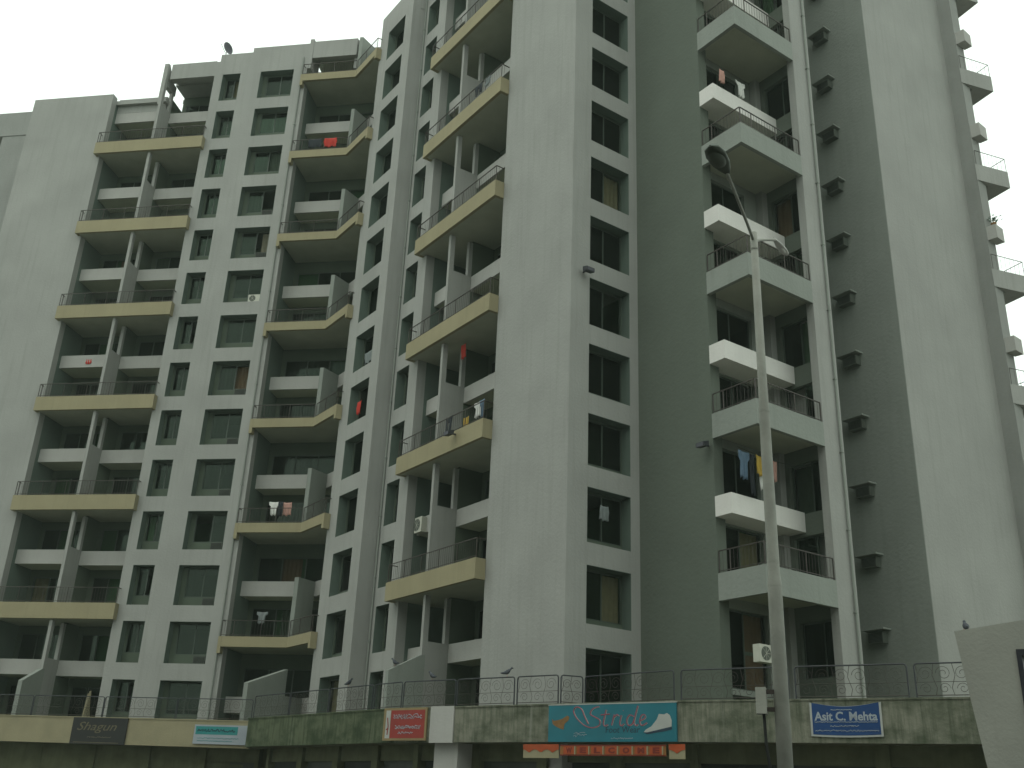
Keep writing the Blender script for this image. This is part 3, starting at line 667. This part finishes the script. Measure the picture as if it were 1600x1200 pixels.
# ------------------------------------------------------------------ coolers, dish, floodlights
def split_ac(label, fr, u, n, z, w=.8, h=.58):
    t = thing('air_conditioner', label, 'air conditioner', fr.w(u, n, z), None, fr.r)
    put('casing', MB().box(-w / 2, w / 2, 0, .3, 0, h).mesh('casing', 'ac_white'), t)
    m = MB(); k = 20; c = (.1, h / 2)
    m.tube([(c[0], .301, c[1]), (c[0], .31, c[1])], h * .4, k); put('fan_grille', m.mesh('fan_grille', 'ac_grey'), t)
    m = MB()
    for i in range(8):
        a = math.pi * 2 * i / 8; m.box(c[0] - .006, c[0] + .006, .31, .318, c[1] - .006, c[1] + .006) if i == 0 else m.tube([(c[0], .314, c[1]), (c[0] + h * .39 * math.cos(a), .314, c[1] + h * .39 * math.sin(a))], .007, 4)
    put('fan_guard', m.mesh('fan_guard', 'ac_white'), t)
split_ac('white air conditioner box in the lowest corner balcony behind the lamp post', E_, -4.45, -.95, 6.42)
split_ac('white air conditioner on the narrow balcony band of the centre bay', B, 11.55, -.72 + .03, 13.27, .62, .72)
split_ac('small white air conditioner in the wide window of the left wing, ninth floor', A, 3.98, -.42, ZB + 24.02, .74, .5)
for f in (0, 1, 2, 3, 4, 5, 6, 9, 10):
    if f in (0,): continue
    t = thing('window_cooler', 'dark cooler in a wide left wing window, %s window from the bottom' % (ORD[f]), 'air cooler', A.w(4.0, -.44, ZB + 3 * f + .006), 'dark coolers in the wide left wing windows', A.r)
    put('casing', MB().box(-.33, .33, 0, .3, 0, .42).mesh('casing', 'ac_grey'), t); put('grille', gm2, t).location = (0, -.04, 0)
t = thing('satellite_dish', 'small grey satellite dish standing on the roof parapet', 'satellite dish', A.w(8.72, -.25, 47.72))
m = MB(); K = 18
for i in range(5):
    r = .42 * i / 4; y = .35 * r * r * 2
    for j in range(K): m.v.append((r * math.cos(2 * math.pi * j / K), -y, r * math.sin(2 * math.pi * j / K) + .72))
for i in range(4):
    for j in range(K): m.f.append((i * K + j, i * K + (j + 1) % K, (i + 1) * K + (j + 1) % K, (i + 1) * K + j))
dsh = put('reflector', m.mesh('reflector', 'dish', True), t); dsh.rotation_euler = (0, 0, R(115))
put('mast', MB().tube([(0, 0, 0), (0, 0, .7)], .025, 6).mesh('mast', 'iron_dark'), t); put('feed_arm', MB().tube([(0, -.05, .3), (.2, -.5, .75)], .015, 5).mesh('feed_arm', 'iron_dark'), t)
def flood(label, at, rz):
    t = thing('floodlight', label, 'floodlight', at, None, rz)
    put('bracket', MB().box(-.03, .03, 0, .3, -.02, .03).mesh('bracket', 'iron_dark'), t)
    put('housing', MB().prism_u([(.22, -.08), (.22, .12), (.5, .04), (.5, -.14)], -.2, .2).mesh('housing', 'iron_dark'), t)
    put('lens', MB().box(-.16, .16, .5, .506, -.11, .02).mesh('lens', 'dish'), t)
flood('small floodlight on the pier left of the corner windows', C.w(-.78, .0, 22.15), C.r)
flood('small floodlight at the edge of the grey wall by the laundry balcony', Dw.w(-3.8, .0, 14.3), Dw.r)
flood('small dark floodlight on the front of a cream centre balcony', B.w(7.3, .51, 16.72), B.r)

# ------------------------------------------------------------------ bundle of canes on the left terrace
t = thing('cane_bundle', 'bundle of pale canes leaning on the terrace above the black script sign', 'canes', A.w(8.75, 1.6, 4.1))
for i in range(9):
    a = rnd.uniform(-.5, .25); m = MB().tube([(a, -a + rnd.uniform(-.1, .1), 0), (.05 + rnd.uniform(-.08, .08), rnd.uniform(-.08, .08), 2.0 + rnd.uniform(-.15, .25))], .028, 5); put('cane', m.mesh('cane', 'cream'), t)

# ------------------------------------------------------------------ laundry
def garment(name, label, cat, fr, u, n, z, w, h, m, kind='sheet', group=None):
    b = MB(); nx, nz = 12, 8; sd = rnd.random() * 9
    def wd(t):                                   # half width at drop t
        if kind == 'shirt': return (.5 if t < .32 else .31) * (1 - .06 * t)
        if kind == 'trousers': return .5 - .1 * t
        return .5 - .03 * math.sin(t * 9 + sd)
    for j in range(nz + 1):
        t = j / nz
        for i in range(nx + 1):
            x = (i / nx - .5) * 2 * wd(t) * w; y = .035 * math.sin(i * 1.3 + sd + t) * (0.3 + t) + .02 * math.sin(3 * t + sd)
            b.v.append((x, y, -h * t * (1 + .05 * math.sin(i + sd)) - .03 * math.sin(math.pi * i / nx)))
    k = nx + 1
    for j in range(nz):
        for i in range(nx):
            if kind == 'trousers' and j > 2 and i in (5, 6): continue
            q = j * k + i; b.f.append((q, q + 1, q + k + 1, q + k))
    o = put(name, b.mesh(name, m, True), None, fr, (u, n, z)); s = o.modifiers.new('s', 'SOLIDIFY'); s.thickness = .012
    return tag(o, label, cat, group)
G = 'washing hung on the balconies'
garment('red_cloth', 'red cloth over the railing of a high folded balcony', 'laundry', A, .25, .33, 40.08, .85, .62, 'cloth_red', group=G)
garment('dark_blanket', 'dark blanket on the railing beside the red cloth', 'laundry', A, 1.25, .33, 40.08, .9, .6, 'cloth_dark', group=G)
garment('shirt', 'white shirt on the folded balcony in the lower middle', 'laundry', A, 1.0, -.2, 16.6, .62, .75, 'cloth_white', 'shirt', G)
garment('towel', 'cream towel beside the white shirt on the folded balcony', 'laundry', A, .25, -.2, 16.55, .5, .7, 'cloth_pink', group=G)
garment('trousers', 'dark trousers hung between the shirts on the folded balcony', 'laundry', A, .62, -.15, 16.6, .3, .85, 'cloth_dark', 'trousers', G)
garment('vest', 'pale vest hung on the folded balcony one level below the white shirt', 'laundry', A, .9, -.25, 10.65, .6, .6, 'cloth_grey', 'shirt', G)
garment('red_cloth', 'small red cloth over the white band of a left wing balcony', 'laundry', A, 14.3, -.76, 25.8, .35, .32, 'cloth_red', group=G)
garment('trousers', 'dark trousers over the railing of a cream centre balcony', 'laundry', B, 8.0, .46, 17.8, .5, .85, 'cloth_dark', 'trousers', G)
garment('shirt', 'white shirt at the right end of the centre balcony with dark trousers', 'laundry', B, 6.1, .2, 18.0, .6, .7, 'cloth_white', 'shirt', G)
garment('shirt', 'blue shirt at the right end of the centre balcony with dark trousers', 'laundry', B, 5.65, .28, 17.95, .4, .8, 'cloth_blue', 'shirt', G)
garment('cloth', 'yellow cloth on the centre balcony with dark trousers', 'laundry', B, 6.9, .25, 17.5, .45, .5, 'cloth_yellow', group=G)
garment('red_cloth', 'red garment hung inside the centre bay above the drying trousers', 'laundry', B, 8.7, -.5, 21.9, .45, .7, 'cloth_red', group=G)
garment('bedsheet', 'pale sheet over the white band of the centre bay', 'laundry', B, 6.15, -1.1, 20.9, .8, .8, 'cloth_grey', group=G)
garment('trousers', 'dark clothes on the railing of the topmost visible centre balcony', 'laundry', B, 7.3, .46, 35.75, .7, .55, 'cloth_dark', 'trousers', G)
garment('shirt', 'pale shirt on the railing of the topmost visible centre balcony', 'laundry', B, 6.5, .46, 35.75, .6, .5, 'cloth_grey', 'shirt', G)
garment('shirt', 'white shirt hung in a corner column window', 'laundry', C, -2.1, -.15, ZT + 5.45, .42, .55, 'cloth_grey', 'sheet', G)
garment('cloth', 'grey cloth in a centre column window high on the fold', 'laundry', Q, 16.3, -.2, ZB + 18.9, .9, .6, 'cloth_grey', group=G)
garment('red_cloth', 'red cloth in the centre column window below the grey cloth', 'laundry', Q, 16.8, -.2, ZB + 16.2, .45, .7, 'cloth_red', group=G)
tag(put('clothes_line', MB().tube([(5.0, 3.99, 14.02), (4.98, 5.8, 13.9), (5.0, 7.7, 14.02)], .008, 4).mesh('clothes_line', 'iron_dark')), 'thin line carrying the washing in the corner balcony', 'clothes line')
for u, w_, h_, m_, k_, nm, lb in ((-4.3, .55, 1.0, 'cloth_blue', 'shirt', 'shirt', 'pale blue shirt on the corner balcony line, nearest the grey wall'), (-4.75, .28, 1.5, 'cloth_dark', 'trousers', 'trousers', 'dark trousers on the corner balcony line'),
        (-5.15, .5, .75, 'cloth_yellow', 'sheet', 'towel', 'yellow towel on the corner balcony line'), (-5.3, .4, 1.25, 'cloth_white', 'trousers', 'trousers', 'white trousers on the corner balcony line behind the yellow towel'),
        (-5.72, .18, .8, 'cloth_white', 'sheet', 'cloth', 'narrow white cloth on the corner balcony line'), (-5.98, .2, .75, 'cloth_pink', 'sheet', 'cloth', 'narrow cream cloth on the corner balcony line')):
    garment(nm, lb, 'laundry', E_, u, -1.15 + (.06 if nm == 'towel' else 0), 13.92, w_, h_, m_, k_, G)
garment('cloth', 'pink cloth hung by the grey wall in the topmost corner balcony', 'laundry', E_, -4.25, -1.25, 31.15, .28, .62, 'cloth_pink', group=G)
garment('shirt', 'white shirt hung in the topmost corner balcony', 'laundry', E_, -5.6, -1.4, 31.3, .6, .8, 'cloth_white', 'shirt', G)
garment('mat', 'pale mat over the railing of the topmost corner balcony', 'laundry', E_, -4.9, -.05, 40.3, 1.5, .5, 'cloth_white', group=G)

# ------------------------------------------------------------------ potted plant on a far right balcony box
t = thing('potted_plant', 'small potted plant on a white balcony box at the right edge against the sky', 'plant', (7.08, 20.9, 28.8))
put('pot', MB().tube([(0, 0, 0), (0, 0, .24)], [.1, .14], 12).mesh('pot', 'sandal'), t)
m = MB()
for i in range(46):
    a = rnd.uniform(0, 6.28); e = rnd.uniform(.25, 1.3); L_ = rnd.uniform(.15, .5); c = Vector((math.cos(a) * math.cos(e) * L_, math.sin(a) * math.cos(e) * L_, .24 + math.sin(e) * L_)); d = Vector((math.cos(a + 1.3), math.sin(a + 1.3), rnd.uniform(-.4, .4))) * .035; k_ = Vector((math.cos(a), math.sin(a), .3)) * .08
    m.quad(tuple(c - k_), tuple(c + d), tuple(c + k_), tuple(c - d))
put('foliage', m.mesh('foliage', 'cloth_green'), t)
put('stem', MB().tube([(0, 0, .2), (.02, .01, .5)], .012, 5).mesh('stem', 'sandal'), t)

# ------------------------------------------------------------------ pigeons
def pigeon(label, at, rz, s=1.0):
    m = MB(); K = 10
    ring = [(-.19, .01, .012, .0), (-.12, .02, .035, .005), (-.06, .055, .05, .02), (.0, .07, .07, .04), (.06, .06, .07, .065), (.1, .036, .045, .105), (.115, .03, .034, .14), (.14, .033, .033, .165), (.17, .022, .02, .165), (.185, .007, .007, .16), (.215, .002, .003, .152)]
    for x, wy, wz, zc in ring:
        for j in range(K):
            a = 2 * math.pi * j / K; m.v.append((x * s, wy * math.cos(a) * s, (.09 + zc + wz * math.sin(a)) * s))
    for i in range(len(ring) - 1):
        for j in range(K): m.f.append((i * K + j, i * K + (j + 1) % K, (i + 1) * K + (j + 1) % K, (i + 1) * K + j))
    m.f.append(tuple(range(K - 1, -1, -1))); m.f.append(tuple(range((len(ring) - 1) * K, len(ring) * K)))
    t = thing('pigeon', label, 'pigeon', at, 'pigeons on the terrace', rz)
    put('body', m.mesh('body', 'bird', True), t)
    for sy in (-1, 1): put('leg', MB().tube([(.01, .02 * sy, .08 * s), (.015, .02 * sy, 0)], .006, 4).mesh('leg', 'cloth_pink'), t)
zr = 4.93 + .95
pigeon('pigeon on the terrace rail left of the teal sign', (-1.35, -1.32, zr), R(70), 1.2)
pigeon('pigeon on the terrace rail above the red signboard', (-4.55, -2.4, zr), R(190), 1.2)
pigeon('pigeon on the terrace rail in front of the centre window column', (-9.6, -3.24, zr), R(20), 1.2)
pigeon('pigeon on the terrace divider top of the centre bay', B.w(9.55, 1.35, 6.9), R(200), 1.2)
pigeon('pigeon on the sloping corner of the concrete gate wall', gf.w(-.1, -.17, 3.54), R(130), .5)

# ------------------------------------------------------------------ thin air volume added to lift dark tones, in place of lens flare
hm = bpy.data.materials.new('flare_haze'); hm.use_nodes = True; N = hm.node_tree.nodes
N.remove(N['Principled BSDF']); pv = N.new('ShaderNodeVolumePrincipled')
pv.inputs['Color'].default_value = (0.82, 0.98, 0.85, 1); pv.inputs['Density'].default_value = 0.00055; pv.inputs['Anisotropy'].default_value = 0.0
hm.node_tree.links.new(pv.outputs[0], N['Material Output'].inputs['Volume']); MAT['flare_haze'] = hm
hz = put('flare_haze', MB().box(-405, 405, -405, 405, -1, 52).mesh('flare_haze', 'flare_haze')); hz['kind'] = 'stuff'
